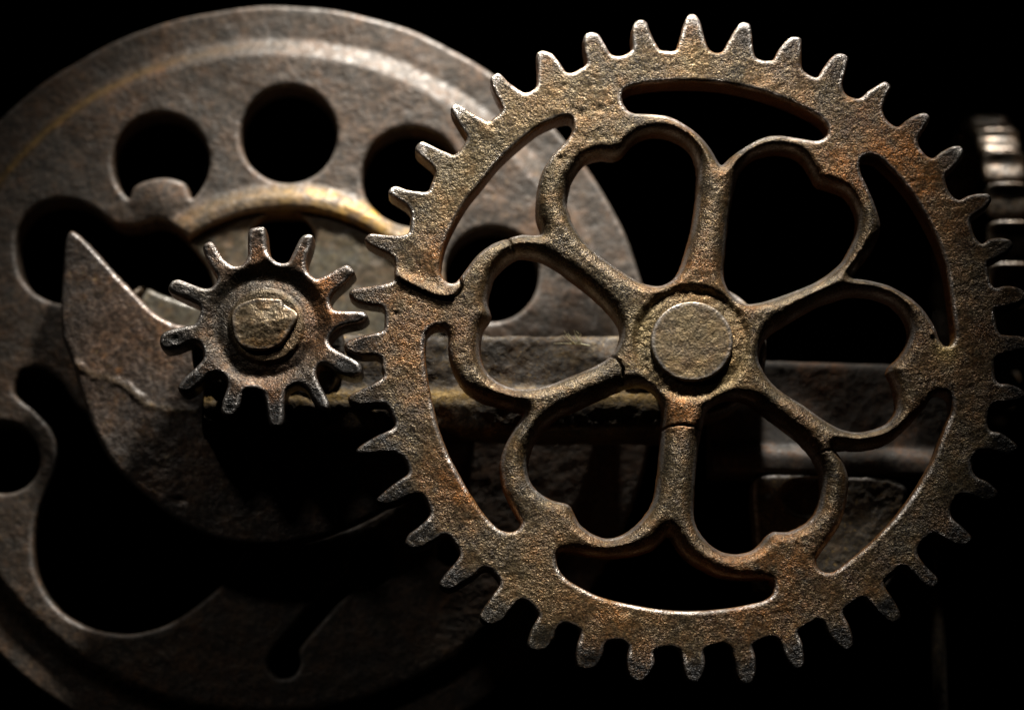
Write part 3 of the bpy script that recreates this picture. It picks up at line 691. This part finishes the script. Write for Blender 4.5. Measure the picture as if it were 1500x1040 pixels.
# ------------------------------------------------------------------ extruded bars with worn, lumpy faces
def bar(name, prof, x0, x1, mat, parent, org, seed, amp=1.0, nstep=3.0, dust=None, tilt=0.0):
    """prof: closed list of (y,z); swept along x"""
    p = spline(np.array(prof, float), 5.0) if False else np.array(prof, float)
    pts = []
    n = len(p)
    for k in range(n):
        a, b = p[k], p[(k + 1) % n]; m = max(1, int(np.hypot(*(b - a)) / nstep))
        for t in range(m): pts.append(a + (b - a) * t / m)
    p = np.array(pts); n = len(p)
    # round the corners
    for _ in range(4): p = 0.5 * p + 0.25 * (np.roll(p, 1, 0) + np.roll(p, -1, 0))
    tg = np.roll(p, -1, 0) - np.roll(p, 1, 0); nr = np.stack([tg[:, 1], -tg[:, 0]], 1); nr /= np.linalg.norm(nr, axis=1, keepdims=True) + 1e-9
    c = p.mean(0)
    area = 0.5 * np.sum(p[:, 0] * np.roll(p[:, 1], -1) - np.roll(p[:, 0], -1) * p[:, 1])
    if area < 0: nr = -nr
    s = np.concatenate([[0], np.cumsum(np.hypot(*np.diff(p, axis=0).T))])
    mx = max(2, int((x1 - x0) / nstep)); xs = np.linspace(x0, x1, mx)
    XX, SS = np.meshgrid(xs, s, indexing='ij')
    off = amp * (2.2 * rnoise(XX, SS, 55, seed) + 1.4 * rnoise(XX, SS, 20, seed + 1) + 0.9 * rnoise(XX, SS, 9, seed + 2))
    V = np.zeros((mx, n, 3)); V[:, :, 0] = XX
    V[:, :, 1] = p[None, :, 0] + off * nr[None, :, 0]; V[:, :, 2] = p[None, :, 1] + off * nr[None, :, 1] + tilt * (XX - x0)
    e = np.array([1.5, 0.0])
    idx = np.arange(mx * n).reshape(mx, n)
    q = np.stack([idx[:-1], np.roll(idx, -1, 1)[:-1], np.roll(idx, -1, 1)[1:], idx[1:]], -1).reshape(-1, 4)
    V = V.reshape(-1, 3)
    # caps
    ca = len(V); V = np.concatenate([V, [[x0, c[0], c[1]], [x1, c[0], c[1] + tilt * (x1 - x0)]]])
    k = np.arange(n); k2 = (k + 1) % n
    q = np.concatenate([q, np.stack([np.full(n, ca), idx[0, k2], idx[0, k], idx[0, k]], 1), np.stack([np.full(n, ca + 1), idx[-1, k], idx[-1, k2], idx[-1, k2]], 1)])
    if area < 0:
        tri = q[:, 2] == q[:, 3]; q2 = q[:, ::-1].copy(); q2[tri] = np.stack([q[tri, 2], q[tri, 1], q[tri, 0], q[tri, 0]], 1); q = q2
    q = q[:, ::-1].copy() if False else q
    N = vert_normals(V, q)
    # make normals point outwards
    cen = np.array([0, c[0], c[1]]); w = ((V - cen) * N)[:, 1:].sum(1).mean()
    if w < 0:
        tri = q[:, 2] == q[:, 3]; q2 = q[:, ::-1].copy(); q2[tri] = np.stack([q[tri, 2], q[tri, 1], q[tri, 0], q[tri, 0]], 1); q = q2; N = -N
    dz = np.zeros(len(V)) if dust is None else dust(V[:, 0], V[:, 1], V[:, 2])
    return emit(name, V, q, N, mat, parent, org, {'rust': 0 * dz, 'dust': dz, 'grease': 0 * dz})

# left rail (front)
ry = 80
prof = [(ry + 70, Zof(490, ry)), (ry + 24, Zof(492, ry + 24)), (ry + 16, Zof(499, ry + 16)), (ry - 2, Zof(567, ry)), (ry - 20, Zof(577, ry - 20)), (ry - 28, Zof(596, ry - 28)), (ry - 28, Zof(628, ry - 28)), (ry, Zof(640, ry)), (ry + 70, Zof(640, ry))]
ro_ = np.array([Xof(650, 560, ry), ry, Zof(640, ry)])
rail = tag(empty('frame_rail', ro_), 'rough brown iron rail with ochre dusty ledge behind the gear mesh', 'rail')
zl = Zof(581, ry - 15)
bar('beam', prof, Xof(300, 560, ry), Xof(1000, 560, ry), M_rail, rail, ro_, 500, 1.3,
    dust=lambda x, y, z: np.clip(1.1 * np.exp(-((z - zl) / 12) ** 2) * (0.6 + 0.6 * rnoise(x, z, 30, 6)) + 0.15 * rnoise(x, z, 14, 9), 0, 0.9))
# right rail (further back)
ry2 = 150
prof2 = [(ry2 + 70, Zof(524, ry2)), (ry2 + 6, Zof(524, ry2)), (ry2, Zof(530, ry2)), (ry2, Zof(650, ry2)), (ry2 - 16, Zof(656, ry2 - 16)), (ry2 - 20, Zof(666, ry2 - 20)), (ry2 - 18, Zof(688, ry2 - 18)), (ry2 + 10, Zof(694, ry2)), (ry2 + 70, Zof(694, ry2))]
ro2 = np.array([Xof(1250, 600, ry2), ry2, Zof(690, ry2)])
rail2 = tag(empty('frame_rail', ro2), 'smooth dark grey rail seen through the right heart opening', 'rail')
bar('beam', prof2, Xof(1040, 600, ry2), Xof(1420, 600, ry2), M_rod, rail2, ro2, 520, 0.3, tilt=-0.03)
# bearing housing behind the gear hub
bo = np.array([HX, 60, HZ])
bh = tag(empty('bearing_housing', bo), 'brown round bearing housing on the axle behind the gear hub', 'bearing')
Relief([spline(PP([(1016 + 108 * math.cos(a), 512 + 100 * math.sin(a)) for a in np.arange(40) * math.pi / 20], 62), 5)], 3).build(disc_h(1.2, 8, 540), 80, one, lambda l: ('housing', M_rail), bh, bo, NOA, y0=62)
# lower bracket
by = 130
br = spline(PP([(1102,712),(1110,699),(1128,694),(1200,695),(1290,698),(1322,708),(1330,725),(1318,800),(1290,870),(1120,868),(1108,800)], by), 6)
bro = np.array([Xof(1210, 860, by), by, Zof(868, by)])
bracket = tag(empty('lower_bracket', bro), 'dim worn iron bracket plate below the dark grey rail', 'bracket')
def br_h(x, z, d):
    h = disc_h(1.5, 9, 560)(x, z, d)
    a, b = P(1190, 728, by); h -= 25 * smooth(34, 24, np.hypot((x - a) / 1.5, z - b))
    a, b = P(1118, 722, by); h -= 6 * np.exp(-((x - a) ** 2 + (z - b) ** 2) / 60)
    return h
Relief([br], 3).build(br_h, 60, one, lambda l: ('plate', M_rail), bracket, bro, NOA, y0=by)

# ------------------------------------------------------------------ rods at the right, cross bars deep inside
def rod(name, p0, p1, r, mat, label, cat, group=None, y=200):
    a = np.array([Xof(*p0, y), y, Zof(p0[1], y)]); b = np.array([Xof(*p1, y), y, Zof(p1[1], y)])
    n = 16; m = 12
    ax = (b - a) / np.linalg.norm(b - a); u = np.cross(ax, [0, 1, 0]); u /= np.linalg.norm(u); v = np.cross(ax, u)
    ang = np.arange(n) * 2 * math.pi / n; V = []
    for k in range(m):
        c = a + (b - a) * k / (m - 1); rk = r * (1 + 0.04 * math.sin(k * 2.1))
        V.append(c + rk * (np.cos(ang)[:, None] * u + np.sin(ang)[:, None] * v))
    V = np.concatenate(V + [[a], [b]]); idx = np.arange(m * n).reshape(m, n)
    q = np.stack([idx[:-1], np.roll(idx, -1, 1)[:-1], np.roll(idx, -1, 1)[1:], idx[1:]], -1).reshape(-1, 4)
    k = np.arange(n); k2 = (k + 1) % n
    q = np.concatenate([q, np.stack([np.full(n, m * n), idx[0, k2], idx[0, k], idx[0, k]], 1), np.stack([np.full(n, m * n + 1), idx[-1, k], idx[-1, k2], idx[-1, k2]], 1)])
    N = vert_normals(V, q); w = ((V - (a + b) / 2) * N).sum(1).mean()
    if w < 0:
        tri = q[:, 2] == q[:, 3]; q2 = q[:, ::-1].copy(); q2[tri] = np.stack([q[tri, 2], q[tri, 1], q[tri, 0], q[tri, 0]], 1); q = q2; N = -N
    return tag(emit(name, V, q, None, mat, None, b, None), label, cat, group)
rod('frame_rod', (1366, 700), (1380, 1100), 11, M_rail, 'dim upright iron rod behind the lower right teeth of the large gear', 'rod', y=220)

# ------------------------------------------------------------------ chain at the right
cy0 = 230.0
LK = 62.0
def link_mesh(hx=36, hz=29, hy=15):
    """rounded block with a thick top lip, side bosses and a shallow waist; x = width, z = along the chain, y = thickness"""
    nu, nv = 28, 14; V = []
    for i in range(nv + 1):
        ph = math.pi * i / nv - math.pi / 2
        for j in range(nu):
            th = 2 * math.pi * j / nu
            def sp(c, e): return math.copysign(abs(c) ** e, c)
            x = hx * sp(math.cos(ph), 0.45) * sp(math.cos(th), 0.40); y = hy * sp(math.cos(ph), 0.45) * sp(math.sin(th), 0.55); z = hz * sp(math.sin(ph), 0.55)
            lip = float(smooth(0.35 * hz, 0.8 * hz, np.float64(z)))
            y *= 0.72 + 0.5 * lip; x *= 0.93 + 0.07 * lip
            V.append((x, y - 7 * lip * 0.6, z))
    V = np.array(V) + RNG.normal(0, 0.25, ((nv + 1) * nu, 3))
    idx = np.arange((nv + 1) * nu).reshape(nv + 1, nu)
    q = np.stack([idx[:-1], np.roll(idx, -1, 1)[:-1], np.roll(idx, -1, 1)[1:], idx[1:]], -1).reshape(-1, 4)
    return V, q
lv, lq = link_mesh()
me_link = bpy.data.meshes.new('link'); me_link.from_pydata((lv * S).tolist(), [], lq.tolist()); me_link.polygons.foreach_set('use_smooth', [True] * len(lq))
me_link.materials.append(M_chain)
cho = np.array([Xof(1478, 352, cy0), cy0, Zof(352, cy0)])
chain = tag(empty('drive_chain', cho), 'dark iron link chain curving away behind the right side teeth', 'chain')
RC = LK / math.radians(14.5)
def put_link(y, z, rot, x=0.0):
    o = bpy.data.objects.new('link', me_link); COL.objects.link(o); o.parent = chain
    o.location = Vector((x, y, z)) * S; o.rotation_euler = (rot, 0, 0)
for k in range(-6, 15):                               # wraps round a sprocket: bends back above and below
    a = math.radians(14.5) * (k + 0.0)
    put_link(RC * (1 - math.cos(a)), RC * math.sin(a), -a)

# ------------------------------------------------------------------ bit of seed fluff caught on the rail
fm = bpy.data.materials.new('fluff'); fm.use_nodes = True
fm.node_tree.nodes['Principled BSDF'].inputs['Base Color'].default_value = (0.8, 0.76, 0.5, 1)
fm.node_tree.nodes['Principled BSDF'].inputs['Roughness'].default_value = 0.7
fy = ry - 4
fx, fz = P(852, 503, fy); f0 = np.array([float(fx), fy, float(fz)])
Vs, Qs = [], []
def hair(a, b, r0, r1, bend):
    n = 5; m = 4; base = sum(len(v) for v in Vs); V = []
    a = np.array(a, float); b = np.array(b, float)
    for k in range(n):
        t = k / (n - 1); c = a + (b - a) * t + np.array(bend) * math.sin(math.pi * t); r = r0 + (r1 - r0) * t
        for j in range(m): V.append(c + r * np.array([math.cos(j * math.pi / 2) * 0.5, math.sin(j * math.pi / 2), math.cos(j * math.pi / 2)]))
    Vs.append(np.array(V)); idx = base + np.arange(n * m).reshape(n, m)
    Qs.append(np.stack([idx[:-1], np.roll(idx, -1, 1)[:-1], np.roll(idx, -1, 1)[1:], idx[1:]], -1).reshape(-1, 4))
hair(f0 + [-8, -4, -2], f0 + [12, -6, -5], 1.6, 0.8, (0, 0, 0.5))
hair(f0 + [-42, -3, -1], f0 + [-4, -4, -3], 0.3, 0.6, (0, 0, 1))
for k in range(16):
    e = f0 + [random.uniform(-30, 2), random.uniform(-14, 0), random.uniform(6, 20)]
    hair(f0 + [random.uniform(-12, 2), -3, -2], e, 0.5, 0.25, (random.uniform(-4, 4), 0, random.uniform(-2, 2)))
tag(emit('seed_fluff', np.concatenate(Vs), np.concatenate(Qs), None, fm, None, f0), 'tiny pale tuft of seed fluff caught on the brown rail', 'seed fluff')
